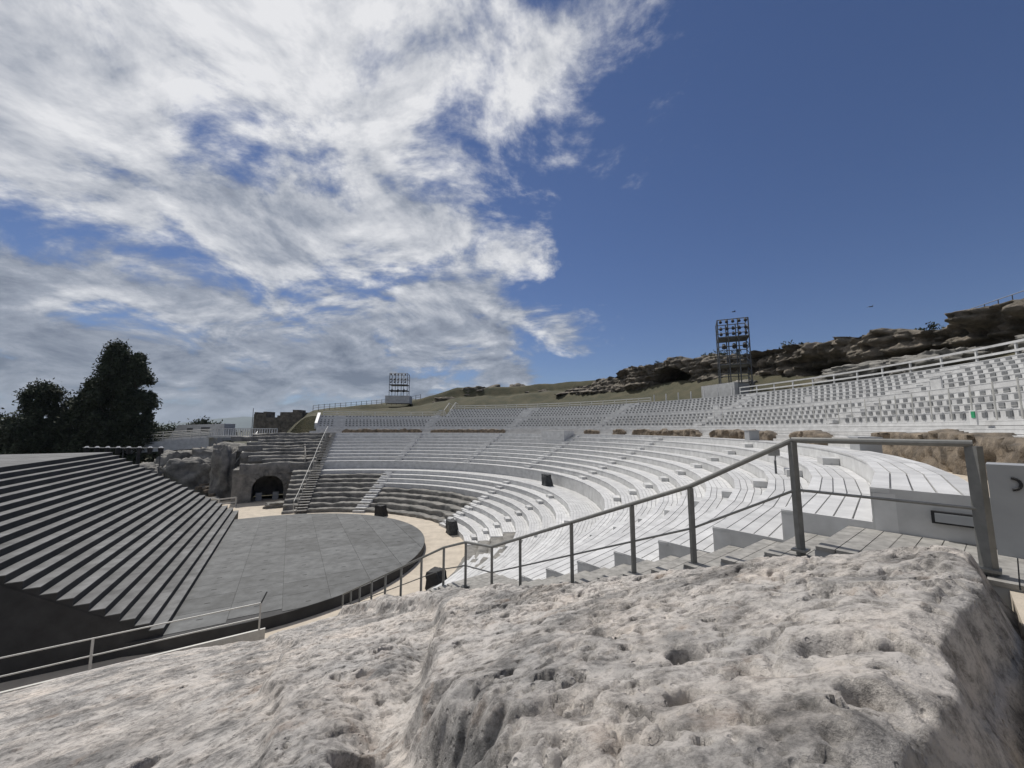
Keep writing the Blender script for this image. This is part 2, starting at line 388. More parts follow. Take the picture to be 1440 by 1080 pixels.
# ------------------------------------------------------------------ aisle stair at the far end of the white rows (dark timber, with handrail)
def far_stair():
    root = empty('timber_stair', P(14, 106.1, 0), 'narrow dark timber stair with pale handrail climbing between stone and white seating', 'stair')
    n = 40
    for k in range(n):
        r = 13.9+(30.9-13.9)*k/n; z = np.interp(r+.3, [14.2, 21, 22.9, 23.7, 30.69], [.3, 3.5, 4.2, 4.8, 7.84])
        wd = math.degrees(.55/r); p = [P(r, 106.1-wd), P(r+.32, 106.1-wd), P(r+.32, 106.1+wd), P(r, 106.1+wd)]
        MB().hexa([(*q, z-.06) for q in p]+[(*q, z+.03) for q in p]).build('tread', M['greywood'], root)
    pr = None
    for k in range(11):
        r = 13.9+17*k/10; z = float(np.interp(r, [14.2, 21, 22.9, 23.7, 30.69], [.3, 3.5, 4.2, 4.8, 7.84])); a = 106.1+math.degrees(.6/r)
        MB().tube(P(r, a, z-.2), P(r, a, z+.95), .03).build('post', M['pale_steel'], root)
        q = P(r, a, z+.95)
        if pr: MB().tube(pr, q, .035).build('handrail', M['pale_steel'], root)
        pr = q
far_stair()
# second stair with white treads on the rock-cut rows
for a, top in ((82.8, 8), (36.4, 5)):
    root = empty('white_stair', P(14, a, 0), 'white slab stair between the rock-cut rows, ' + ('running the full height below the parapet' if top == 8 else 'short flight at the end of the crumbling rows'), 'stair')
    for k in range(2*top):
        r = 13.95+.425*k; z = .195*(k+1); wd = math.degrees(.6/r)
        p = [P(r, a-wd), P(r+.5, a-wd), P(r+.5, a+wd), P(r, a+wd)]
        MB().hexa([(*q, z-.3) for q in p]+[(*q, z+.03) for q in p]).build('tread', M['white'], root)
# ------------------------------------------------------------------ diazoma, rubble wall and upper seating
mb = MB(); step_solid(mb, arc_angles(-75, 112, 31.5), 31.5, 33.4, 6.6, 7.35); o = mb.build('walkway', M['sand']); o['kind'] = 'structure'
def wall_arc(a, b, r, z0, z1, label, seed):
    n = int(abs(b-a)*pi/180*r/.12)+4; th = np.linspace(a, b, n); e = np.minimum(th-a, b-th)*pi/180*r
    hs = np.linspace(0, 1, 9)
    R = np.concatenate([np.full(9, r), [r+.25, r+.5, r+.6]])[:, None]+0*th; top = z1-.35*np.exp(-e/.25)+.10*fbm(th*.9, th*0+seed, None, 3, seed)
    Z = np.concatenate([z0+(hs[:, None])*(top-z0)[None, :], (top+.02)[None, :], top[None, :], (top*0+z0)[None, :]])
    T = np.radians(th)[None, :]+0*R; X0, Y0 = C[0]+R*np.cos(T), C[1]+R*np.sin(T)
    d = fbm(X0*2.2, Y0*2.2, Z*2.6, 5, seed, .65); R = R+.12*d+.35*np.exp(-e/.15)[None, :]; Z = Z+.05*d
    o = link('rubble_wall', grid_mesh('rubble_wall', C[0]+R*np.cos(T), C[1]+R*np.sin(T), Z, flip=True), M['wallstone'])
    return tag(o, label, 'stone wall', 'low rubble wall pieces round the walkway')
segs = [(104.5, 83.8, 'long low brown rubble wall behind the leftmost white rows'), (81.6, 60.6, 'long low brown rubble wall left of the big white box'),
        (38.5, 34.5, 'short stub of rubble wall just right of the big white box'), (31, 27.5, 'smallest stub of brown rubble wall between two white stair gaps'),
        (26, 9.5, 'brown rubble wall in front of the lighting scaffold, long piece'), (7.5, -5.0, 'brown rubble wall with a crumbled left end above the plank rows'),
        (-8, -14, 'short blocky piece of brown rubble wall behind the sloping handrail'), (-20, -39, 'longest tall piece of brown rubble wall behind the level handrail')]
for k, (b, a, l) in enumerate(segs): wall_arc(a, b, 33.0, 7.3, 8.32, l, 100+k*7)
UP = []
for k in range(11):
    UP.append((34.9+.66*k, 8.75+.30*(k+1), 34.9+.66*(k+1)))
A_LO, A_SPLIT, A_HI = -46, 80.6, 110.6
mb = MB()
root = empty('lower_deck', P(33.6, 20, 8.4), 'white boarded steps running along the top of the rubble wall', 'deck')
for q, (ra, rb, z) in enumerate(((33.55, 34.0, 8.34), (34.0, 34.4, 8.5), (34.4, 34.92, 8.72))):
    mb = MB(); step_solid(mb, arc_angles(A_LO, A_HI, ra), ra, rb, 7.3, z-.035); mb.build('board_step', M['gap'], root)
    for j in range(2):
        mb = MB(); step_solid(mb, arc_angles(A_LO, A_HI, ra), ra-.02+(rb-ra)*j/2+.008, ra-.02+(rb-ra)*(j+1)/2-.008, z-.034, z); mb.build('board', M['white'], root)
    for j in range(2):
        mb = MB(); step_solid(mb, arc_angles(A_LO, A_HI, ra), ra-.03, ra-.004, z-.04-.115*(j+1)+.012, z-.04-.115*j); mb.build('face_board', M['white'], root)
for a, b in ((104.5, 112), (81.6, 83.8), (38.5, 60.6), (31, 34.5), (26, 27.5), (7.5, 9.5), (-8, -5), (-20, -14), (-46, -39)):   # white steps in the gaps
    for q in range(3):
        r = 33.0+.18*q; mb = MB(); step_solid(mb, arc_angles(a, b, r), r, 33.6, 7.2, 7.66+.22*q); mb.build('gap_step', M['white'], root)
for k, (r0, zt, r1) in enumerate(UP):
    if k > 9: continue
    hi = A_HI if k < 6 else A_SPLIT
    root = empty('upper_seating_row', P(r0, 20, zt), f'white upper seating row with grey seat slots, {ORD[k]} up from the railing posts', 'seating row', 'curved rows of white upper seating')
    angs = arc_angles(A_LO, hi, r0); mb = MB(); step_solid(mb, angs, r0, r1+.02, zt-.9, zt-.03); mb.build('riser', M['white'], root)
    mb = MB()
    for a0, a1 in zip(angs[:-1], angs[1:]):
        for q in range(3):
            q0 = r0-.02+.22*q+.006; q1 = q0+.205; p = [P(q0, a0), P(q1, a0), P(q1, a1), P(q0, a1)]
            mb.hexa([(*s, zt-.032) for s in p]+[(*s, zt) for s in p])
    o = mb.build('planks', M['white'], root); o['kind'] = 'stuff'
    if k in (4,): continue
    mb = MB(); step = math.degrees(.52/r0); a = A_LO+.5+(step/2 if k % 2 else 0)
    while a < hi-.4:
        if min(abs(a-q) for q in AISLES+[60]) > 1.3:
            w = math.degrees(.12/r0); p = [P(r0-.034, a-w), P(r0+.05, a-w), P(r0+.05, a+w), P(r0-.034, a+w)]
            mb.hexa([(*s, zt-.23) for s in p]+[(*s, zt-.07) for s in p])
        a += step
    o = mb.build('seat_slots', M['slot'], root); o['kind'] = 'stuff'
    for a in AISLES[1:]:
        wdt = math.degrees(.4/r0); p = [P(r0-.3, a-wdt), P(r0-.022, a-wdt), P(r0-.022, a+wdt), P(r0-.3, a+wdt)]
        MB().hexa([(*s, zt-.297) for s in p]+[(*s, zt-.15) for s in p]).build('step_block', M['white'], root)
# railing posts in front of the upper seating
root = empty('post_railing', P(34.6, 0, 8.72), 'row of slim grey upright posts with thin cables in front of the upper seating', 'railing')
a = -44.; prev = None
while a < 52:
    MB().tube(P(34.65, a, 8.7), P(34.65, a, 9.82), .022, 6).build('post', M['pale_steel'], root); a += math.degrees(1.05/34.65)
mb = MB()
for z in (9.1, 9.5):
    an = arc_angles(-44, 52, 34.65, 2)
    for a0, a1 in zip(an[:-1], an[1:]): mb.tube(P(34.65, a0, z), P(34.65, a1, z), .004, 4)
mb.build('cable', M['pale_steel'], root)
def two_bar(name, label, r, a, b, z, m, h=.9, sp=1.9, cat='fence'):
    root = empty(name, P(r, (a+b)/2, z), label, cat, 'two-bar fences along the top of the seating'); an = arc_angles(a, b, r, sp)
    for t in an: MB().box(P(r, t, z+h/2), (.08, .08, h), rad(t)).build('post', m, root)
    for zz in (z+h-.05, z+h*.5):
        mb = MB()
        for t0, t1 in zip(an[:-1], an[1:]): mb.bar(P(r-.05, t0, zz), P(r-.05, t1, zz), .04, .11)
        mb.build('rail', m, root)
ztop = UP[9][1]
two_bar('top_fence', 'white two-bar fence along the highest seats below the rock cliff', 41.7, -46, 16.5, ztop-.1, M['white'])
two_bar('top_fence', 'cream two-bar fence on the grass edge left of the scaffold tower', 41.7, 33, 80, ztop-.1, M['pale_steel'], .75)
two_bar('top_fence', 'low cream fence above the lower left seating block', 39.2, 81, 110, UP[5][1]-.1, M['pale_steel'], .8)
# end posts on the grass between the two fences
root = empty('edge_posts', P(41.7, 25, ztop), 'separate pale posts along the grass edge in front of the white screen', 'posts')
for t in np.arange(18, 33, 2.4): MB().box(P(41.8, t, ztop+.45), (.09, .09, 1.0), rad(t)).build('post', M['white'], root)
# stair and handrails at the step in the upper seating
root = empty('stair_rails', P(40, 80.6, 11), 'bright bent handrails where the upper seating steps down on the left', 'handrail')
for a, zz in ((81.2, 0), (79.6, .1)):
    MB().tube(P(38.8, a, UP[5][1]+.9), P(41.6, a, ztop+1.1+zz), .05).build('rail', M['pale_steel'], root)
    MB().tube(P(41.6, a, ztop+1.1+zz), P(42.8, a-1, ztop+.4), .05).build('rail', M['pale_steel'], root)
    MB().tube(P(38.8, a, UP[5][1]), P(38.8, a, UP[5][1]+.9), .05).build('post', M['pale_steel'], root)
    MB().tube(P(41.6, a, ztop-.2), P(41.6, a, ztop+1.1+zz), .05).build('post', M['pale_steel'], root)
MB().hexa([(*P(r, a), 8.4) for r, a in ((34.9, 110.6), (38.9, 110.6), (38.9, 111.2), (34.9, 111.2))]+[(*P(34.9, 110.6), 9.3), (*P(38.9, 110.6), 11.0), (*P(38.9, 111.2), 11.0), (*P(34.9, 111.2), 9.3)]).build('end_panel', M['white'], root)
# big white box and other boxes on the seating
def crate(name, label, cat, r, a, z, size, m, rz=None):
    root = empty(name, P(r, a, z), label, cat); mb = MB(); rz = rad(a) if rz is None else rz
    mb.box(P(r, a, z+size[2]/2), size, rz).build('body', m, root)
    MB().box(P(r, a, z+size[2]+.02), (size[0]+.06, size[1]+.06, .04), rz).build('lid', m, root); return root
crate('white_box', 'big white box on the upper edge of the plank rows', 'box', 29.8, 40.6, 7.09, (1.7, 3.6, 1.1), M['white'])
crate('grey_box', 'small grey box at the top of the aisle above the sloping handrail', 'box', 30.9, -9.3, 7.84, (.5, .6, .5), M['greypaint'])
crate('grey_box', 'wide grey box standing by the rubble wall behind a small floodlight', 'box', 31.6, -27.5, 7.4, (.5, .95, .8), M['greypaint'])
for a in (15, 0, -14): crate('sign_box', 'small white notice box on the mid walkway of the upper seats', 'box', 37.6, a, UP[4][1], (.06, .6, .5), M['white'])['group'] = 'notice boxes on the upper seats'
root = empty('exit_sign', P(34.2, -27, 8.5), 'little white notice with a green square on the boarded steps', 'sign')
MB().box(P(34.1, -27, 8.8), (.04, .32, .42), rad(-27)).build('board', M['white'], root); MB().box(P(34.07, -27.1, 8.88), (.02, .16, .18), rad(-27)).build('symbol', M['green'], root)
# covered loudspeakers
def speaker(x, y, z, sz, rz, m, label):
    root = empty('covered_loudspeaker', (x, y, z), label, 'loudspeaker', 'covered loudspeakers round the orchestra')
    w, d, h = sz; ca, sa = cos(rz), sin(rz); me = bpy.data.meshes.new('cover'); import bmesh
    bm = bmesh.new(); bmesh.ops.create_cube(bm, size=1); bmesh.ops.subdivide_edges(bm, edges=bm.edges, cuts=4, use_grid_fill=True)
    for v in bm.verts:
        c = v.co; t = c.z+.5; c.x *= w*(1-.10*t); c.y *= d*(1-.28*t); c.y += .16*d*t; c.z *= h
        n = fbm([c.x*4+x], [c.y*4+y], [c.z*4], 3, 3)[0]*.045; c.x += n; c.y -= n; c.z += n*.6
        v.co = (c.x*ca-c.y*sa+x, c.x*sa+c.y*ca+y, c.z+z+h/2)
    bmesh.ops.bevel(bm, geom=[e for e in bm.edges if e.calc_face_angle(0) > .9], offset=.03, segments=2, affect='EDGES')
    bm.to_mesh(me); bm.free(); link('cover', me, m, root)
    MB().box((x, y, z+.02), (w*.9, d*.9, .04), rz).build('base', M['gap'], root)
def spk(r, a, z, sz, m, l): x, y = P(r, a); speaker(x, y, z, sz, rad(a+90), m, l)
spk(13.3, 70, 0, (.95, .75, 1.0), M['black'], 'black covered loudspeaker on the sand below the crumbling stone rows')
spk(13.9, 26, .0, (1.0, .8, 1.05), M['charcoal'], 'charcoal covered loudspeaker at the foot of the short white stair')
spk(22.0, 22, 3.5, (.85, .65, .95), M['charcoal'], 'charcoal covered loudspeaker on the walkway under the tall parapet')
spk(14.2, -20, 0, (.95, .8, 1.0), M['black'], 'black covered loudspeaker beside the bottom of the end stair')
# ------------------------------------------------------------------ stage: round floor and great dark stair
ux, uy = .87036, .4924                    # towards the cavea axis
tx, ty = -.4924, .87036
F0 = np.array([-13.6, 16.1])
def ST(s, l): return (F0[0]-ux*s+tx*l, F0[1]-uy*s+ty*l)      # s: up the stair, l: along it
def clip(poly, nx, ny, d):
    out = []
    for i, p in enumerate(poly):
        q = poly[(i+1) % len(poly)]; a = p[0]*nx+p[1]*ny-d; b = q[0]*nx+q[1]*ny-d
        if a <= 0: out.append(p)
        if a*b < 0: t = a/(a-b); out.append((p[0]+(q[0]-p[0])*t, p[1]+(q[1]-p[1])*t))
    return out
root = empty('round_stage_floor', (C[0], C[1], 0), 'low round dark grey panelled stage floor in the orchestra', 'stage')
RD = 11.3; kk = 96
MB().prism([P(RD, 360*i/kk) for i in range(kk)], .0, .488).build('rim', M['riser'], root)
for ix in range(-1, 7):
    for iy in range(-7, 8):
        w, h = 2.0, 1.75; off = .3*(ix % 2)
        poly = []
        for a, b in ((0, 0), (1, 0), (1, 1), (0, 1)):
            s = -(ix+a)*w+(-.009 if a == 0 else .009); l = 12.2+(iy+b)*h+off+(.009 if b == 0 else -.009); poly.append(ST(s, l))
        if mathutils.geometry.area_tri(*[(*q, 0) for q in poly[:3]]) <= 0: continue
        for i in range(kk):
            t = 2*pi*(i+.5)/kk; nx, ny = cos(t), sin(t); poly = clip(poly, nx, ny, C[0]*nx+C[1]*ny+RD*cos(pi/kk)-.01)
            if len(poly) < 3: break
        if len(poly) < 3: continue
        ar = sum(poly[i][0]*poly[(i+1) % len(poly)][1]-poly[(i+1) % len(poly)][0]*poly[i][1] for i in range(len(poly)))
        if abs(ar) < .1: continue
        if ar < 0: poly = poly[::-1]
        pn = MB().prism(poly, .489, .505).build('floor_panel', M['panel'], root)
        cx, cy = np.mean(poly, 0)
        if abs(ar) > 5: MB().box((cx, cy, .507), (.22, .07, .006), .5).build('floor_hatch', M['riser'], pn)
NS, RISE, DEP, LEN = 22, .272, .435, 24.9
root = empty('great_stage_stair', (*ST(0, 12), 0), 'great black stage stair with grey boarded treads rising beside the round floor', 'stair')
for k in range(NS):
    zt = .5+RISE*(k+1) if k else .5+RISE; z0 = 0
    st = MB(); a, b = ST(k*DEP, 0), ST(k*DEP, LEN); c, d = ST((k+1)*DEP+.01, LEN), ST((k+1)*DEP+.01, 0)
    if k == NS-1: c, d = ST(k*DEP+7, LEN), ST(k*DEP+7, 0)
    p = [a, d, c, b][::1]; q = [a, b, c, d]
    so_ = st.hexa([(*s, z0) for s in q[::-1]]+[(*s, zt-.03) for s in q[::-1]]).build('step', M['riser'], root)
    nb = 10
    for j in range(nb):
        l0 = LEN*j/nb+.006+((.9 if k % 2 else 0) if j else -.02); l1 = LEN*(j+1)/nb-.006+((.9 if k % 2 else 0) if j < nb-1 else .02)
        dd = (k+1)*DEP-.004 if k < NS-1 else k*DEP+7
        q = [ST(k*DEP-.012, l0), ST(dd, l0), ST(dd, l1), ST(k*DEP-.012, l1)]
        MB().hexa([(*s, zt-.029) for s in q]+[(*s, zt) for s in q]).build('tread_board', M['tread'], so_)
q = [ST(.02, -.03), ST(NS*DEP+6.5, -.03), ST(NS*DEP+6.5, -.005), ST(.02, -.005)]
zz = [.45, .5+RISE*NS, .5+RISE*NS, .45]
pts = [ST(0.03, -.02)]; me = MB(); n0 = 0
vv = [(*ST(.03, -.02), 0), (*ST(NS*DEP+6.5, -.02), 0), (*ST(NS*DEP+6.5, -.02), .4+RISE*NS), (*ST(NS*DEP, -.02), .4+RISE*NS), (*ST(.03, -.02), .46)]
me.v += vv; me.f.append((4, 3, 2, 1, 0)); me.build('side_wall', M['riser'], root)
# lamps on a bar at the top of the stage stair
root = empty('lamp_bar', (*ST(9.3, 25.3), 5.6), 'bar of small round white-topped lamps behind the top of the stage stair', 'lamps')
LB = np.array([-43.9, 40.5]); LD = np.array([8.2, -.6])
for j in range(8):
    p = LB+LD*(j/7); MB().tube((*p, 5.9), (*p, 6.5), .16, 10, .24).build('pot', M['black'], root)
    b = bpy.data.meshes.new('lamp'); mb = MB(); mb.tube((*p, 6.52), (*p, 6.66), .2, 10, .08).build('lamp', M['bulb'], root)
MB().bar((*(LB-LD*.05), 6.5), (*(LB+LD*1.05), 6.5), .08, .07).build('bar', M['pale_steel'], root)
for t in (.0, .5, 1.): MB().tube((*(LB+LD*t), 0), (*(LB+LD*t), 6.5), .04).build('leg', M['scaff'], root)
root = empty('black_stand', (-36.4, 38.3, 2.3), 'slim black draped stand behind the far end of the stage stair', 'stand')
MB().tube((-36.4, 38.3, 2.5), (-36.4, 38.3, 6.2), .22, 8, .12).build('drape', M['black'], root); MB().tube((-36.4, 38.3, 2.3), (-36.4, 38.3, 2.55), .5, 10, .4).build('base', M['bulb'], root)
# side rail and ledge at lower left
root = empty('side_railing', (-12, 13.8, 1), 'thin pale two-bar railing along the path below the dark stage wall', 'railing')
A0 = np.array([-19.0, 9.05]); A1 = np.array([-9.5, 15.5]); dv = A1-A0; Ln = np.hypot(*dv); dv = dv/Ln
for t in (1.2, 4.2, 7.05, Ln): MB().box((*(A0+dv*t), 1.45), (.06, .06, .98), .6).build('post', M['pale_steel'], root)
for z in (1.93, 1.42): MB().tube((*A0, z), (*A1, z), .024).build('rail', M['pale_steel'], root)
MB().bar((*A0, .5), (*(A1+dv*.2), .5), .1, .98).build('kerb', M['pale_steel'], root)
MB().tube((*A1, 1.9), (*(A1+np.array([.15, .1])), 2.3), .03).build('rail_end', M['scaff'], root)
# ------------------------------------------------------------------ end stair with handrail
def stz(s): return float(np.interp(s, [-2, -.35, 5.4, 6.6, 17.5], [7.42, 7.42, 5.12, 5.0, .1]))
root = empty('end_stair', SW(0, .5, 7.3), 'grey timber stair running down beside the foreground rock to the orchestra', 'stair')
s = -1.465
while s < 17.3:
    z = stz(s+.2)-.02; rr = MB()
    q = [SW(s, -.12), SW(s, 1.1), SW(s+.437, 1.1), SW(s+.437, -.12)]
    t = MB().hexa([(*p, z-.22) for p in q]+[(*p, z-.035) for p in q]).build('step', M['greypaint'], root)
    for j in range(3):
        q = [SW(s-.02+.15*j+.004, -.13), SW(s-.02+.15*j+.004, 1.105), SW(s-.02+.15*(j+1)-.004, 1.105), SW(s-.02+.15*(j+1)-.004, -.13)]
        MB().hexa([(*p, z-.034) for p in q]+[(*p, z) for p in q]).build('board', M['greywood'], t)
    s += .437
root = empty('end_handrail', SW(0, .03, 7.4), 'dark steel handrail with square posts beside the foreground rock', 'handrail')
ps = [-1.2, 0, 1.1, 1.95, 3.1, 4.4, 5.3, 6.3, 7.3, 8.5, 9.8, 11.0, 12.2, 13.4, 14.4, 15.4]
pt = []
for s in ps:
    z = stz(s)-.1; h = 8.36 if s < .1 else stz(s)+.93
    lean = 0.; b0 = mathutils.Vector(SW(s, .03, z)); MB().bar(b0, b0+mathutils.Vector((lean, 0, h-z)), .05, .085 if s < -1 else .065).build('post', M['steel'], root)
    MB().box(SW(s, .03, z+.12), (.16, .12, .02), atan2(E2[1], E2[0])).build('foot_plate', M['steel'], root); pt.append((s, h, lean))
for (s0, h0, n0), (s1, h1, n1) in zip(pt[:-1], pt[1:]):
    V_ = mathutils.Vector; MB().tube(V_(SW(s0, .03, h0+.02))+V_((n0, 0, 0)), V_(SW(s1, .03, h1+.02))+V_((n1, 0, 0)), .028, 10).build('top_rail', M['steel'], root)
    MB().tube(V_(SW(s0, .03, h0-.48))+V_((n0*.5, 0, 0)), V_(SW(s1, .03, h1-.48))+V_((n1*.5, 0, 0)), .013, 8).build('mid_rail', M['steel'], root)
# end panels of the plank rows (facing the end stair)
for i in range(1, 19):
    r0, zt, r1 = ROWS[i]; a = end_angle(r0, 1.115); b = end_angle(r1, 1.115); p0, p1 = P(r0-.02, a), P(r1-.02, b)
    if i < 4 and i > 0 and False: continue
    MB().hexa([(*p0, zt-.85), (*p1, zt-.85), (p1[0]+.02, p1[1]+.016, zt-.85), (p0[0]+.02, p0[1]+.016, zt-.85), (*p0, zt+.012), (*p1, zt+.012), (p1[0]+.02, p1[1]+.016, zt+.012), (p0[0]+.02, p0[1]+.016, zt+.012)]).build('end_panel', M['white'], row_objs[i])
# bulkhead lamp on the top end panel, cabinet by the last post, little floodlight
L0 = SW(-1.0, 1.08); root = empty('bulkhead_lamp', (*L0, 7.6), 'flat black-framed step lamp on the grey panel beside the level handrail', 'lamp')
rz = atan2(E1[1], E1[0]); MB().box(SW(-1.0, 1.08, 7.62), (.34, .05, .12), rz).build('frame', M['black'], root); MB().box(SW(-1.0, 1.05, 7.62), (.29, .012, .085), rz).build('glass', M['greypaint'], root)
root = empty('grey_cabinet', SW(-1.36, .98, 7.06), 'upright grey cabinet with a black hook behind the last handrail post', 'cabinet')
MB().box(SW(-1.36, .98, 7.62), (.26, .34, 1.12), rz).build('body', M['greypaint'], root); MB().box(SW(-1.58, .55, 7.2), (.3, .5, .34), rz).build('lower_box', M['greypaint'], root)
hk = MB(); c = SW(-1.36, .80)
for j in range(8):
    t0, t1 = -pi/2+pi*j/8, -pi/2+pi*(j+1)/8
    hk.tube((c[0]-E1[0]*.05*cos(t0), c[1]-E1[1]*.05*cos(t0), 8.02+.05*sin(t0)), (c[0]-E1[0]*.05*cos(t1), c[1]-E1[1]*.05*cos(t1), 8.02+.05*sin(t1)), .012, 6)
hk.build('hook', M['black'], root)
fx, fy = P(29.2, -29.2); root = empty('floodlight', (fx, fy, 7.1), 'little floodlight on a bent bracket standing on the plank rows', 'lamp')
MB().tube((fx, fy, 7.1), (fx, fy, 7.5), .03).build('stem', M['scaff'], root); MB().bar((fx, fy, 7.5), (fx+.1, fy+.12, 7.66), .03, .03).build('bracket', M['scaff'], root)
MB().box((fx+.05, fy+.1, 7.74), (.34, .12, .2), .3).build('head', M['steel'], root)
mb = MB(); mb.prism([SW(-1.3, -.4), SW(-6, -.4), SW(-6, 4.2), SW(-1.3, 4.2)][::-1], 6.2, 7.05); o = mb.build('path', M['sand']); o['kind'] = 'structure'
# ------------------------------------------------------------------ foreground limestone
def px_plane(u, v, zp=7.22):
    """a point on the sloping rock surface seen in that direction (used once to lay out the pits)"""
    du, dv_ = u-720., 540.-v; Yc = F*cos(PITCH)-dv_*sin(PITCH); Zc = F*sin(PITCH)+dv_*cos(PITCH)
    X, Zr = du/Yc, Zc/Yc; ks = X*E1[0]+E1[1]; k0 = -O0@E1
    y = (zp-.366*k0-CAMZ)/(Zr+.366*ks); p = np.array([X*y, y])-O0; return p@E1, p@E2
def foreground():
    s = np.concatenate([np.linspace(-2.6, -1.3, 50), np.linspace(-1.29, 3.2, 340), np.geomspace(3.213, 17.2, 420)])
    w = np.concatenate([np.linspace(-15, -6.6, 190), np.linspace(-6.57, -4.4, 160), np.linspace(-4.386, -.1, 330)])
    Sg, Wg = np.meshgrid(s, w, indexing='ij')
    wx = fbm(Sg*.9, Wg*.9, None, 5, 31)*.16; ww = fbm(Sg*.9+9, Wg*.9, None, 5, 32)*.16
    s2, w2 = Sg+wx, Wg+ww
    z = 7.20-.366*Sg-(.335-.67*np.clip((Sg-1.8)/9.4, 0, 1))
    z += fbm(Sg*.55, Wg*.55, None, 4, 41)*.045
    # carved block on the right, trough, hump on the left, smoother lower shelf
    be = np.interp(s2, [-1.5, 0, 1.7, 3.4, 5.2, 7, 14], [-4.1, -3.75, -3.12, -2.0, -1.15, -.8, -.7])
    blk = sstep(-.17, .09, w2-be+.05*fbm(Sg*5, Wg*5, None, 3, 44)); z += .26*blk-.17
    z -= .14*np.exp(-((w2-be+.33)/.3)**2)*sstep(4.6, 2.2, s2)*(1-blk)
    he = np.interp(s2, [0, 2.3, 4.5, 7, 14], [-4.55, -4.2, -3.85, -3.1, -2.6]); z -= .12*(1-sstep(-.06, .08, w2-he))
    for a, b, d in ((2.7, .05, .06), (4.6, .06, .09), (6.4, .2, .14), (8.3, .2, .16), (10.3, .2, .16)):     # worn ledges across the slope
        e = s2+.25*np.sin(w2*1.1+a)-a; z += d*(1-sstep(-b, b, e))-d*.5+.0*e
    led = np.exp(-((w2+1.02-.10*np.sin(s2*2))/.05)**2)*sstep(1.4, 1.9, s2)*sstep(5.5, 4, s2); z -= .11*led
    rough = .45+.55*sstep(-4.4, -4.0, w2)
    z += (fbm(Sg*1.6, Wg*2.6, None, 4, 51, .45)*.03+fbm(Sg*6.5, Wg*6.5, None, 3, 52, .5)*.011)*rough
    cr = np.abs(fbm(Sg*3.2+5, Wg*3.2, None, 4, 53)); z -= .05*np.clip(.16-cr, 0, 1)/.16*rough*sstep(-.1, .5, fbm(Sg*.8, Wg*.8, None, 2, 54))
    pk = fbm(Sg*9, Wg*9, None, 3, 55); z -= .035*sstep(.45, .8, pk)*rough
    pk = fbm(Sg*22, Wg*22, None, 2, 56); z -= .018*sstep(.55, .85, pk)*rough
    for u, v, ra, rb, dep in ((205, 1062, .15, .11, .6), (505, 1050, .22, .2, .6), (966, 930, .11, .12, .14), (1042, 803, .10, .07, .16), (1055, 812, .12, .05, .16), (1180, 820, .13, .035, .12), (1155, 815, .10, .035, .12), (848, 905, .2, .14, .05),
                              (1222, 868, .08, .03, .08), (690, 940, .04, .04, .12), (712, 962, .03, .09, .14), (685, 985, .07, .08, .14), (645, 912, .07, .05, .09), (415, 952, .10, .05, .12), (470, 968, .16, .04, .10), (385, 905, .09, .06, .06),
                              (1265, 925, .07, .07, .12), (1175, 925, .14, .12, .09), (1215, 995, .08, .05, .10), (895, 983, .02, .03, .08), (730, 945, .018, .018, .07), (760, 970, .02, .02, .06), (780, 1000, .02, .02, .06), (318, 886, .12, .07, .06), (262, 910, .14, .06, .05), (1100, 760, .2, .05, .04), (870, 1055, .03, .03, .07)):
        s0, w0 = px_plane(u, v, 7.2 if u > 620 else 6.97); wob = 1+.3*fbm(Sg*7, Wg*7, None, 2, 77)
        d2 = (((Sg-s0)/ra)**2+((Wg-w0)/rb)**2)*wob; z -= dep*(1-sstep(.6, 1.05, np.sqrt(d2)))
    rng = np.random.RandomState(11)
    for q in range(620):
        near = q < 430
        s0 = rng.uniform(-1.1, 3.6) if near else rng.uniform(3, 12); w0 = rng.uniform(-4.6, -.4) if near else rng.uniform(-8, -.4)
        if fbm([s0*.7], [w0*.7], None, 2, 90)[0] < -.05: continue
        ra = rng.lognormal(-3.9, .6)*(1 if near else 2.0); rb = ra*rng.uniform(.5, 1.1); dep = ra*rng.uniform(1.2, 2.6); an = rng.uniform(0, pi)
        i0, i1 = np.searchsorted(s, [s0-2.2*ra, s0+2.2*ra]); j0, j1 = np.searchsorted(w, [w0-2.2*ra, w0+2.2*ra])
        if i1-i0 < 2 or j1-j0 < 2: continue
        ds, dw = Sg[i0:i1, j0:j1]-s0, Wg[i0:i1, j0:j1]-w0; a_, b_ = ds*cos(an)+dw*sin(an), -ds*sin(an)+dw*cos(an)
        e = np.sqrt((a_/ra)**2+(b_/rb)**2)*(1+.3*vnoise(Sg[i0:i1, j0:j1]*30, Wg[i0:i1, j0:j1]*30)); z[i0:i1, j0:j1] -= dep*(1-sstep(.68, 1.02, e))
    # borders: right edge above the stair, lower end, gutter on the uphill side
    ed = fbm(Sg*1.5, Wg*1.5, None, 4, 61)*.10
    z = z-1.9*sstep(-.34, -.14, Wg+ed*.8)
    en = np.interp(Wg, [-4.5, -2.2], [16.1, 13.3]); z = z-7*sstep(-.3, .5, Sg+ed*2-en)
    z = z-6*sstep(-14, -15, Wg)
    fl = 7.06+fbm(Sg*1.3, Wg*1.3, None, 3, 62)*.03; t = np.interp(Sg+ed*.5, [-1.8, -1.55, -1.38, -1.27, -1.17, -1.05], [0, .05, .16, .45, .9, 1])
    z = np.where(Sg < -.9, fl+(z-fl)*t, z)
    z = z+.32*sstep(7, 14, Sg)*sstep(-3.2, -6, Wg)
    xy = O0+Sg[..., None]*E1+Wg[..., None]*E2
    o = link('foreground_rock', grid_mesh('foreground_rock', xy[..., 0], xy[..., 1], z, flip=True), M['rock'])
    tag(o, 'huge weathered pitted limestone slab sloping down in the foreground', 'rock')
foreground()
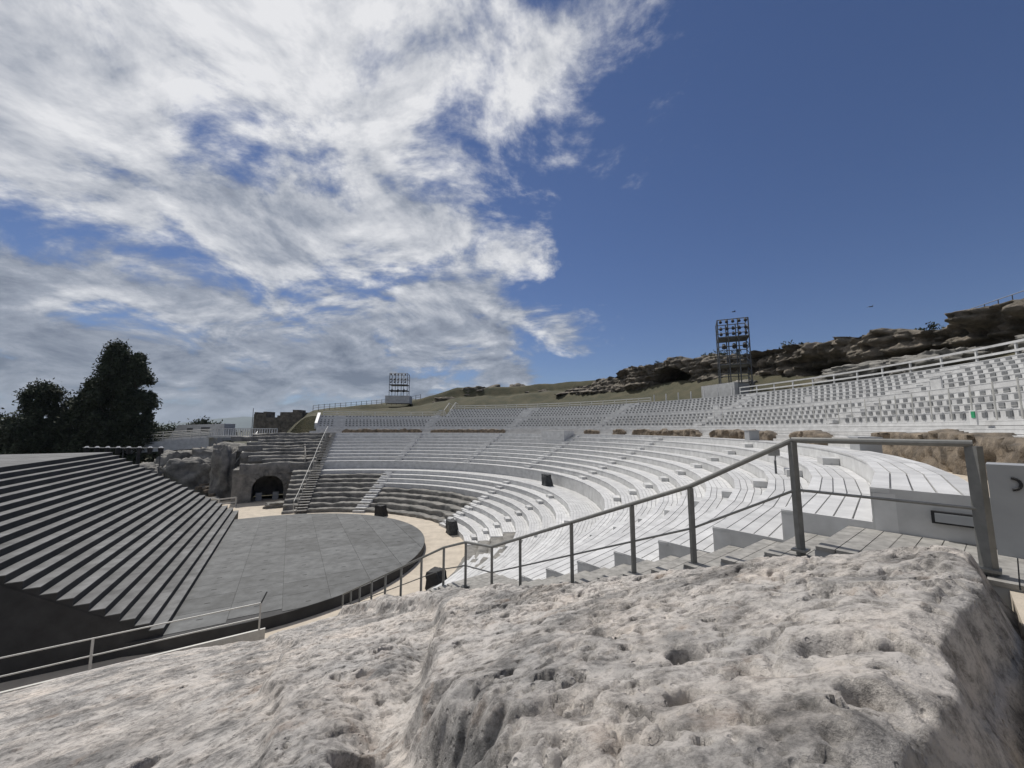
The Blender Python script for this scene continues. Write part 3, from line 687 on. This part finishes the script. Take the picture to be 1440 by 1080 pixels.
x, y = SW(-1.5, -1.55); rock_lump('loose_stone', (x, y, 7.17), (.17, .14, .22), 5, M['rock'], .4, .12, 10)['label'] = 'pale loose stone lying in the gutter beside the big rock'
bpy.data.objects['loose_stone']['category'] = 'stone'
x, y = SW(-1.75, 1.7); 
for k, (s, w, sx, z, l) in enumerate(((-2.2, 1.6, 1.5, 7.6, 'tan rock block behind the grey cabinet'), (-3.0, 2.6, 2.2, 7.7, 'large tan rock at the end of the rubble wall'))):
    x, y = SW(s, w); tag(rock_lump('tan_rock', (x, y, z), (sx, sx*.8, 1.3), 15+k, M['wallstone'], .5, .25, 18), l, 'rock')
# ------------------------------------------------------------------ cliff with grottoes
def cliff():
    th = np.linspace(-32, 60, 700); hs = np.concatenate([np.linspace(0, 1, 52), 1+np.array([.01, .02, .03, .04, .05, .06])])
    zb = np.interp(th, [-32, 0, 20, 36, 47, 60, 75, 90], [12.2, 12.6, 13.0, 14.0, 14.6, 15.4, 15.6, 13.0]); zt = np.interp(th, [-32, -8, -1, 5.6, 12, 20, 36, 42, 47, 53, 60], [18.8, 17.6, 17.0, 16.7, 17.3, 17.7, 19.0, 18.6, 17.9, 17.3, 15.0])
    zt = zt+fbm(th*.35, th*0, None, 4, 9)*.55
    H, T = np.meshgrid(hs, th, indexing='ij'); Z = zb+(zt-zb)*np.minimum(H, 1.0)-.8*(1-H)
    R = 51.3+1.4*H*0+.9*np.clip(H, 0, 1); back = np.where(H > 1.0, (H-1.0)/.01*1.6, 0); R = R+back
    arc = T*pi/180*51
    d = fbm(arc*.22, Z*.35, None, 5, 12, .55); st = fbm(arc*.06, Z*1.5, None, 4, 13); fine = fbm(arc*1.1, Z*1.3, None, 4, 14)
    on = np.where(H > 1, .3, 1.0); R = R+on*(1.25*d+.75*st+.5*fine+.3*fbm(arc*3, Z*2.2, None, 3, 15)+.5*fbm(arc*.9, Z*.12, None, 3, 16))
    for a, zc, wa, hz, dep in ((37.4, 15.7, 2.7, 2.1, 8.0), (14.8, 14.5, 2.6, .8, 3.5), (6.6, 14.2, 1.9, 1.0, 4.0), (-4, 14.2, 1.4, .9, 2.5)):
        e = ((arc-a*pi/180*51)/wa)**2+((Z-zc)/hz)**2; e = e*(1+.35*fbm(arc*.9, Z*.9, None, 3, 19)); R = R+dep*(1-sstep(.7, 1.05, e))
    Z = Z+np.where(H > 1, 0, .12*fine)
    TR = np.radians(T)
    o = link('rock_cliff', grid_mesh('rock_cliff', C[0]+R*np.cos(TR), C[1]+R*np.sin(TR), Z, flip=True), M['cliff'])
    tag(o, 'long dark rock cliff with cave mouths above the upper seating', 'cliff')
cliff()
for k, (r, a, sz) in enumerate(((62, 80, (9, 6, 3.2)), (66, 74, (8, 6, 4.0)), (70, 68, (10, 7, 4.6)), (58, 86, (6, 4, 2.2)), (60, 66, (7, 5, 3.0)), (49.5, 24, (3, 2, 1.5)), (49.8, 10, (6, 2.5, 1.6)), (49.5, 3, (5, 2.5, 1.7)), (50, -7, (6, 3, 2.0)))):
    x, y = P(r, a); z = 14.3 if a > 50 else 13.3
    if a > 50: z = 16.0-.3*k+(0 if a < 82 else -1.3)
    if a <= 50: lbl = ['', '', '', '', '', 'small boulder in front of the cliff beside the scaffold', 'pale broken ledge under the slot-shaped cave', 'ledge of rock under the reddish cave', 'boulder ledge at the foot of the cliff, farthest along the white fence'][k]
    else: lbl = ['grey rock outcrop on the hill behind the stepped handrails', 'middle outcrop of the rocky hilltop', 'largest rocky outcrop crowning the hill', 'low outcrop next to the small scaffold', 'outcrop where the hill meets the cliff'][k]
    tag(rock_lump('rock_outcrop', (x, y, z), sz, 30+k, M['cliff'] if a > 50 else M['stone'], rad(a+90), .3, 22, sq=.7), lbl, 'rock')
# fort-like ruin at the far left of the hill and building on the cliff top
root = empty('ruined_wall', (-50, 82, 8), 'dark ruined stone building with a stepped outline on the far hill', 'ruin')
for q, (x, w, h) in enumerate(((-53.5, 2.6, 4.6), (-50.8, 3.6, 3.9), (-47, 4.6, 5.0), (-44.5, 3, 3.2), (-52.6, .7, 5.1), (-54.6, .5, 5.0), (-49.6, .8, 4.3), (-46.2, 1.2, 5.5), (-43.4, .8, 3.7))): MB().box((x, 84+q*.05, 6.9+h/2), (w, 3, h)).build('wall', M['cliff'], root)
root = empty('cliff_house', P(60, -1, 17), 'tan stone building edge with a railing on top of the cliff', 'building')
x, y = P(57, -5.5); MB().box((x, y, 17.5), (5, 5, 3.0), .3).build('wall', M['wallstone'], root)
MB().bar(P(54, 4, 17.0), P(55, -3.5, 18.0), .3, .7).build('parapet', M['wallstone'], root)
for a in np.linspace(-3, 4, 9): MB().tube(P(54.4, a, 17.0), P(54.4, a, 18.45-.09*a), .03, 5).build('post', M['scaff'], root)
MB().tube(P(54.4, -3, 18.7), P(54.4, 4, 18.05), .03, 5).build('rail', M['scaff'], root)
# ------------------------------------------------------------------ lighting scaffolds
def scaffold(name, x, y, z, w, d, h, rz, levels, label, lampm):
    root = empty(name, (x, y, z), label, 'scaffold'); ca, sa = cos(rz), sin(rz)
    def q(a, b, c): return (x+a*ca-b*sa, y+a*sa+b*ca, z+c)
    for a in (-w/2, -w/6, w/6, w/2):
        for b in (-d/2, d/2): MB().tube(q(a, b, 0), q(a, b, h), .065, 6).build('upright', M['scaff'], root)
    for L_ in range(levels+1):
        c = h*L_/levels
        for b in (-d/2, d/2): MB().tube(q(-w/2, b, c), q(w/2, b, c), .05, 6).build('ledger', M['scaff'], root)
        for a in (-w/2, w/2): MB().tube(q(a, -d/2, c), q(a, d/2, c), .05, 6).build('ledger', M['scaff'], root)
        if L_ < levels: MB().tube(q(w/2, -d/2, c), q(w/2, d/2, c+h/levels), .035, 6).build('brace', M['scaff'], root)
    for L_ in (levels-2, levels//2-1):
        MB().box(q(0, 0, h*L_/levels+.06), (w, d, .1), rz).build('deck', M['scaff'], root)
    for L_, dz in ((levels, -.12), (levels-1, .1), (levels-1, -.5), (levels-3, .2)):
        for j in range(5 if L_ > levels-2 else 3):
            a = -w/2+w*(j+.5)/(5 if L_ > levels-2 else 3); sc = 1 if L_ > levels-2 else 1.5
            p0 = mathutils.Vector(q(a, -d/2-.1, h*L_/levels+dz)); p1 = mathutils.Vector(q(a, -d/2-.42*sc, h*L_/levels+dz-.28*sc))
            MB().tube(p0, p1, .10*sc, 8, .17*sc).build('lamp', lampm, root)
    return root
x, y = P(45.6, 21.6)
scaffold('lighting_tower', x, y, 12.4, 3.0, 2.6, 8.2, rad(-25), 8, 'tall dark scaffold tower loaded with stage lamps in front of the cliff', M['black'])
root = empty('white_screen', P(42.8, 25, 11.9), 'long low white screen at the foot of the tall lamp tower', 'screen')
MB().box(P(43.4, 22.0, 12.55), (.5, 4.6, 1.55), rad(17)).build('panel', M['white'], root); MB().box(P(44.5, 19.6, 12.6), (2.2, .12, 1.4), rad(17)).build('side_panel', M['greypaint'], root)
x, y = P(57, 97.0)
scaffold('lighting_tower', x, y, 15.2, 3.7, 2.6, 4.9, rad(5), 4, 'small scaffold tower with three lamps on the grassy hill', M['black'])
root = empty('scaffold_plinth', (x, y, 12), 'white boarded plinth under the small scaffold tower', 'plinth')
MB().box((x, y-.1, 14.5), (5.0, 3.6, 1.6), .1).build('boarding', M['white'], root)
# hill fence
root = empty('hill_fence', P(62, 105, 13), 'thin dark post fence running over the grassy skyline', 'fence')
def terr(x, y):
    r = float(np.hypot(x-C[0], y-C[1])); d = math.degrees(atan2(y-C[1], x-C[0]))
    A = float(sstep(-100, -84, d)*(1-sstep(113, 125, d))); up = float(np.interp(d, UPA, UPV))
    zc = float(np.interp(r, TR_, TZ_))
    if r > 41: zc = min(10.4+(zc-10.4)*up, 17.5)
    return A*zc+(1-A)*float(np.interp(r, [0, 34, 60, 120, 400, 7000], [-.06, -.06, .5, 0, -12, -14]))
pr = None
for a in np.linspace(93, 114, 22):
    x, y = P(60, a); z = terr(x, y); MB().tube((x, y, z-.4), (x, y, z+1.1), .05, 5).build('post', M['bark'], root)
    if pr: MB().tube(pr, (x, y, z+1.0), .035, 5).build('rail', M['bark'], root); MB().tube((pr[0], pr[1], pr[2]-.5), (x, y, z+.5), .03, 5).build('rail', M['bark'], root)
    pr = (x, y, z+1.0)
# ------------------------------------------------------------------ far end: tunnel arch, rock pillars, ruins
root = empty('arch_wall', P(23, 119, 0), 'grey stone wall with a dark round-arched tunnel mouth', 'arch')
def arch_wall():
    ta = rad(119.5); n = np.array([-cos(ta), -sin(ta)]); t = np.array([-n[1], n[0]])*-1; c = np.array(P(23.0, 119.5))
    Wd, Hh, aw, ah = 3.5, 3.75, 1.6, 1.4
    outl = [(-aw, 0), (-aw, ah)]+[(-aw*cos(pi*i/14), ah+aw*sin(pi*i/14)) for i in range(1, 14)]+[(aw, ah), (aw, 0)]
    outer = []
    for a, b in outl:
        if b <= 0: outer.append((-Wd if a < 0 else Wd, 0))
        elif b <= ah: outer.append((-Wd if a < 0 else Wd, ah))
        else: ang = atan2(b-ah, a); k = min(Wd/max(abs(cos(ang)), 1e-6), (Hh-ah)/max(sin(ang), 1e-6)); outer.append((k*cos(ang), ah+k*sin(ang)))
    mb = MB(); m = len(outl)
    def w3(a, b, d): p = c+t*a-n*d; return (p[0], p[1], b)
    for d in (0, 5.0):
        for a, b in outl: mb.v.append(w3(a, b, d))
    for a, b in outer: mb.v.append(w3(a+.06*math.sin(a*7+b*5), b, -.04*math.sin(3*a)))
    for i in range(m-1):
        mb.f += [(i, i+1, m+i+1, m+i), (2*m+i, 2*m+i+1, i+1, i)]
    mb.f.append(tuple(range(m, 2*m)))
    mb.build('wall', M['stone'], root)
    vs = MB()
    for i in range(12):
        a0, a1 = pi*i/12+.02, pi*(i+1)/12-.02; pts = []
        for d in (-.10, .25):
            pts += [w3(-(aw+.01)*cos(a0), ah+(aw+.01)*sin(a0), d), w3(-(aw+.42)*cos(a0), ah+(aw+.42)*sin(a0), d), w3(-(aw+.42)*cos(a1), ah+(aw+.42)*sin(a1), d), w3(-(aw+.01)*cos(a1), ah+(aw+.01)*sin(a1), d)]
        MB().hexa(pts).build('arch_stone', M['stone'], root)
    tp = MB(); tp.hexa([w3(-Wd, 2.9, .0), w3(Wd, 2.9, .0), w3(Wd, 2.9, 6), w3(-Wd, 2.9, 6), w3(-Wd, Hh, .05), w3(Wd, Hh, .05), w3(Wd, Hh, 6), w3(-Wd, Hh, 6)]).build('top', M['stone'], root)
    sdw = MB(); sdw.hexa([w3(-Wd-.3, 0, .1), w3(-Wd+.05, 0, .1), w3(-Wd+.05, 0, 8), w3(-Wd-.3, 0, 8), w3(-Wd-.3, 5, .1), w3(-Wd+.05, 3.4, .1), w3(-Wd+.05, 7.4, 8), w3(-Wd-.3, 7.4, 8)]).build('side_wall', M['stone'], root)
    for sx in (-.8, .9):
        MB().box((c+t*sx-n*1.2).tolist()+[.45], (.5, .6, .9), ta).build('barrier', M['greypaint'], root)
arch_wall()
lumps = [(-35.2, 48.5, 3.0, 2.4, 2.6, 6.4, 'tall rock pillar left of the tunnel arch'), (-40.2, 50, 2.2, 5.0, 3.0, 4.6, 'big squared rock ledge behind the stage stair'), (-44, 53, 2.6, 5, 4, 5.4, 'weathered rock mass below the white ramps'), (-36.2, 43.4, .8, 1.3, 1.2, 1.7, 'grey boulder by the end of the stage stair'),
         (-38, 54, 3.0, 9, 3, 6.0, 'dark rock face in shadow under the white footbridge'), (-33.6, 44.0, .5, 1.6, 1.0, 1.0, 'low stone at the path edge near the arch'), (-25.6, 43.2, .3, 1.8, 1.2, .8, 'pale plinth stone at the foot of the stone rows'), (-44.5, 47, 2.0, 4, 3, 4.4, 'flat-topped rock under the row of lamps')]
for k, (x, y, z, a, b, c, l) in enumerate(lumps): tag(rock_lump('rock_block', (x, y, z-.2), (a, b, c), 200+k, M['stone'], .5, .22, 20, sq=.35), l, 'rock')
for k in range(22):
    x = random.uniform(-38.5, -34.5); y = random.uniform(45.5, 52.5); z = .25+(y-45)*.28
    tag(rock_lump('fallen_block', (x, y, z), (random.uniform(.6, 1.3), random.uniform(.5, .9), random.uniform(.3, .6)), 300+k, M['wallstone'] if k % 3 else M['stone'], random.uniform(0, 3), .12, 7, sq=.2), 'squared fallen stone block in the tumbled pile left of the arch', 'stone block', 'tumbled blocks left of the arch')
root = empty('path_barrier', (-32, 43, 0), 'low pale barrier rail on the sand by the tunnel', 'barrier')
for p in ((-34.5, 43.2), (-31.2, 42.4), (-30.2, 43.6)): MB().box((*p, .5), (.12, .12, 1.0)).build('post', M['pale_steel'], root)
for z in (.45, .95):
    MB().bar((-34.5, 43.2, z), (-31.2, 42.4, z), .06, .14).build('rail', M['pale_steel'], root); MB().bar((-31.2, 42.4, z), (-30.2, 43.6, z), .06, .14).build('rail', M['pale_steel'], root)
# white footbridge, ramps, van-like cabin
root = empty('white_footbridge', (-42, 60, 7), 'white footbridge with a closely barred parapet over the dark rock recess', 'footbridge')
B0, B1 = np.array([-46.5, 60.5]), np.array([-35.5, 59.0])
MB().bar((*B0, 7.2), (*B1, 7.2), 1.6, .25).build('deck', M['white'], root); MB().bar((*B0, 8.42), (*B1, 8.42), .14, .12).build('top_rail', M['white'], root)
for j in range(28): MB().box((*(B0+(B1-B0)*j/27), 7.85), (.16, .06, 1.05), -.14).build('baluster', M['white'], root)
root = empty('white_ramp', (-55, 58, 5), 'white zigzag ramps with tube railings below the cypress trees', 'ramp')
R0, R1 = np.array([-59.0, 56.5]), np.array([-46.6, 60.2])
for q in range(2):
    o0, o1 = R0+np.array([0, 1.6*q]), R1+np.array([0, 1.6*q]); z0, z1 = 6.0+.5*q, 7.1+.3*q
    MB().hexa([(*o0, z0-1.4), (*o1, z1-1.6), (o1[0], o1[1]+1.3, z1-1.6), (o0[0], o0[1]+1.3, z0-1.4), (*o0, z0), (*o1, z1), (o1[0], o1[1]+1.3, z1), (o0[0], o0[1]+1.3, z0)]).build('ramp_side', M['white'], root)
    for z in (.5, 1.0): MB().tube((*o0, z0+z), (*o1, z1+z), .05, 6).build('rail', M['pale_steel'], root)
    for j in range(12):
        t = j/11; p = o0+(o1-o0)*t; zz = z0+(z1-z0)*t; MB().tube((*p, zz), (*p, zz+1.0), .04, 6).build('post', M['pale_steel'], root)
root = empty('white_cabin', (-51, 64, 7), 'low white cabin with a sloping end behind the ramps', 'cabin')
MB().hexa([(-55.5, 63, 6.5), (-46.5, 63, 6.5), (-46.5, 65.5, 6.5), (-55.5, 65.5, 6.5), (-54, 63, 9.0), (-46.5, 63, 9.2), (-46.5, 65.5, 9.2), (-54, 65.5, 9.0)]).build('body', M['white'], root)
MB().box((-49.5, 62.97, 8.3), (1.4, .06, .7)).build('window', M['gap'], root); MB().box((-52, 62.97, 8.2), (.9, .06, .6)).build('window', M['gap'], root)
root = empty('thin_pole', (-41, 61, 3), 'tall thin dark pole rising beside the footbridge', 'pole'); MB().tube((-40.2, 60.3, 3), (-40.2, 60.3, 11.6), .06, 6, .04).build('shaft', M['scaff'], root)
root = empty('stone_ramp_rail', (-34, 50, 4), 'pale handrail leaning up the rock left of the stone rows', 'handrail'); MB().tube((-34.0, 48.2, 4.1), (-36.5, 56, 8.0), .07, 6).build('rail', M['pale_steel'], root); MB().tube((-34.0, 48.2, 3.0), (-34.0, 48.2, 4.1), .06, 6).build('post', M['pale_steel'], root)
# ------------------------------------------------------------------ trees and shrubs
def crown(mb, c, rx, rz_, n, size, seed, shape='cone', clumps=40):
    rng = np.random.RandomState(seed); cl = []
    for k in range(clumps):
        t = rng.uniform(-1, 1); a = rng.uniform(0, 2*pi)
        prof = (sqrt(max(0, 1-t*t)) if shape == 'ball' else (1-max(0, t)**1.6)*min(1, (t+1.15)*1.8))
        rr = prof*rng.uniform(.45, 1.0); cl.append((c[0]+rx*rr*cos(a), c[1]+rx*rr*sin(a), c[2]+rz_*t, rx*rng.uniform(.22, .40)))
    per = n//clumps
    for x, y, z, R in cl:
        p = rng.normal(0, .5, (per, 3))*R; d = rng.normal(0, 1, (per, 6))
        for i in range(per):
            q = p[i]+(x, y, z); u = d[i, :3]/np.linalg.norm(d[i, :3])*size*rng.uniform(.6, 1.4); v = d[i, 3:]/np.linalg.norm(d[i, 3:])*size*.6
            k = len(mb.v); mb.v += [tuple(q-u), tuple(q+v), tuple(q+u), tuple(q-v)]; mb.f.append((k, k+1, k+2, k+3))
def tree(name, x, y, z0, h, rx, label, group, seed, n=9000, size=.2, shape='cone', m='leaf', trunk=.35, clumps=70):
    root = empty(name, (x, y, z0), label, 'tree', group)
    tb = MB(); tb.tube((x, y, z0-.5), (x, y, z0+h*.75), trunk, 8, trunk*.3)
    for j in range(6):
        a = j*1.9+seed; zz = z0+h*(.25+.09*j); tb.tube((x, y, zz), (x+cos(a)*rx*.7, y+sin(a)*rx*.7, zz+h*.12), trunk*.3, 5, .03)
    tb.build('trunk', M['bark'], root); mb = MB(); crown(mb, (x, y, z0+h*.54), rx, h*.46, n, size, seed, shape, clumps); mb.build('crown', M[m], root)
tree('cypress_tree', -58.8, 57, 1, 19.6, 2.9, 'tallest broad dark cypress, left peak of the big dark clump', 'dark trees beyond the stage', 1, 52000, .2, clumps=130)
tree('cypress_tree', -56.0, 57.5, 1, 18.4, 2.2, 'broad dark cypress forming the right edge of the big clump', 'dark trees beyond the stage', 2, 46000, .2, clumps=120)
tree('cypress_tree', -61.8, 57, 1, 14.4, 2.4, 'shorter dark cypress filling the gap inside the clump', 'dark trees beyond the stage', 3, 24000, .2)
tree('pine_tree', -67.6, 56, 1, 13.4, 2.9, 'rounder dark pine at the outer left of the clump', 'dark trees beyond the stage', 4, 30000, .2, 'ball')
tree('pine_tree', -65.0, 58, 1, 11.5, 2.6, 'low dark pine between the round pine and the cypresses', 'dark trees beyond the stage', 5, 20000, .2, 'ball')
for k, (x, y, z, h, r, l) in enumerate(((-86, 68, 0, 10.5, 4, 'olive-green tree at the far left edge'), (-80, 66, 0, 8, 4, 'low bushy tree beside the far left edge'), (-74, 64, 0, 7, 4, 'bush at the left foot of the dark pine'), (-92, 66, 0, 12, 4, 'tree cut off by the left picture edge of the hill'),
                                       (-78, 98, -1, 11, 4, 'rounded green tree on the skyline right of the cypress clump'), (-92, 105, -2, 10.5, 5, 'wide hazy tree beside the cypress clump on the skyline'), (-70, 92, 0, 8.4, 4.5, 'dark bush behind the white footbridge'), (-82, 90, 0, 8, 4, 'bushy tree behind the white cabin'))):
    if k == 3: l = 'tall olive-green tree left of the far left bushes'
    tree('olive_tree', x, y, z, h, r, l, 'green trees round the stage', 20+k, 5000, .3, 'ball', 'leaf2', .25, 40)
for k in range(26):                       # scrub on the cliff edge and the hill
    a = [58, 52, 47.5, 44, 41, 39, 33, 31, 29, 27, 22.5, 21, 19.5, 17, 14, 12, 10, 8, 6.5, 3, 1.5, -2, 63, 70, 76, 67][k]; r = 53.4+random.uniform(0, 1.5)
    if a > 60: r = 64+random.uniform(0, 6)
    x, y = P(r, a); z = terr(x, y) if a > 46 else float(np.interp(a, [-8, 5.6, 20, 36, 42, 47, 56, 66, 76], [17.8, 16.5, 17.5, 18.7, 18.4, 17.3, 16.8, 16.2, 14.8]))
    if a > 60: z = terr(x, y)
    root = empty('scrub_bush', (x, y, z), 'small dark scrub bush on the rim of the cliff and hill', 'bush', 'scrub along the cliff rim')
    mb = MB(); w = random.uniform(.5, 1.1); crown(mb, (x, y, z+w*.35), w, w*.6, 260, .13, 50+k, 'ball', 12); mb.build('foliage', M['leaf2' if k % 2 else 'leaf'], root)
# ------------------------------------------------------------------ people on the hill, birds
for k, (a, r) in enumerate(((82.2, 78), (81.6, 78.5), (81.2, 78), (79.9, 79))):
    x, y = P(r, a); z = 17.6
    import bmesh
    me = bpy.data.meshes.new('body'); J = [((0, 0, .95), .15), ((0, 0, 1.25), .17), ((0, 0, 1.45), .10), ((0, 0, 1.65), .11), ((.1, 0, .5), .08), ((.11, .03, .05), .06), ((-.1, 0, .5), .08), ((-.11, -.03, .05), .06), ((.24, 0, 1.38), .06), ((.28, .03, 1.0), .045), ((-.24, 0, 1.38), .06), ((-.28, .03, 1.0), .045)]
    me.from_pydata([p for p, _ in J], [(0, 1), (1, 2), (2, 3), (0, 4), (4, 5), (0, 6), (6, 7), (2, 8), (8, 9), (2, 10), (10, 11)], [])
    o = link('person', me, M['cloth']); o.location = (x, y, z); md = o.modifiers.new('skin', 'SKIN'); o.modifiers.new('sub', 'SUBSURF').levels = 1
    for v, (_, r_) in zip(me.skin_vertices[0].data, J): v.radius = (r_, r_)
    tag(o, 'tiny person in dark clothes standing on the rocky hilltop', 'person', 'people on the hilltop')
    tag(rock_lump('hilltop_ledge', (x, y+.3, z-1.6), (3.5, 3, 3.2), 400+k, M['cliff'], 0, .15, 10), 'flat rock ledge under the people on the hilltop', 'rock', 'rock ledges under the people')
for k, (x, y, z, l) in enumerate(((42, 44, 22.6, 'dark bird gliding in the clear blue sky'), (26.5, 45, 18.0+4.3, 'small bird above the lighting tower'))):
    mb = MB(); mb.tube((x-.2, y, z), (x+.2, y, z+.03), .06, 6, .03)
    for sg in (-1, 1): n = len(mb.v); mb.v += [(x-.08, y, z+.02), (x+.12, y, z+.02), (x+.02, y+sg*.28, z+.14), (x-.15, y+sg*.55, z+.06)]; mb.f.append((n, n+1, n+2, n+3))
    tag(mb.build('bird', M['black']), l, 'bird')

# ------------------------------------------------------------------ air
def haze():
    mb = MB(); mb.box((0, 1500, 80), (20000, 20000, 700)); o = mb.build('haze', None); o['kind'] = 'stuff'
    m = bpy.data.materials.new('haze'); m.use_nodes = True; nt = m.node_tree; nt.nodes.clear()
    out = nt.nodes.new('ShaderNodeOutputMaterial'); v = nt.nodes.new('ShaderNodeVolumePrincipled'); nt.links.new(v.outputs[0], out.inputs['Volume'])
    v.inputs['Color'].default_value = (.72, .82, .95, 1); v.inputs['Density'].default_value = 7e-5; v.inputs['Anisotropy'].default_value = .2
    o.data.materials.append(m)
haze()
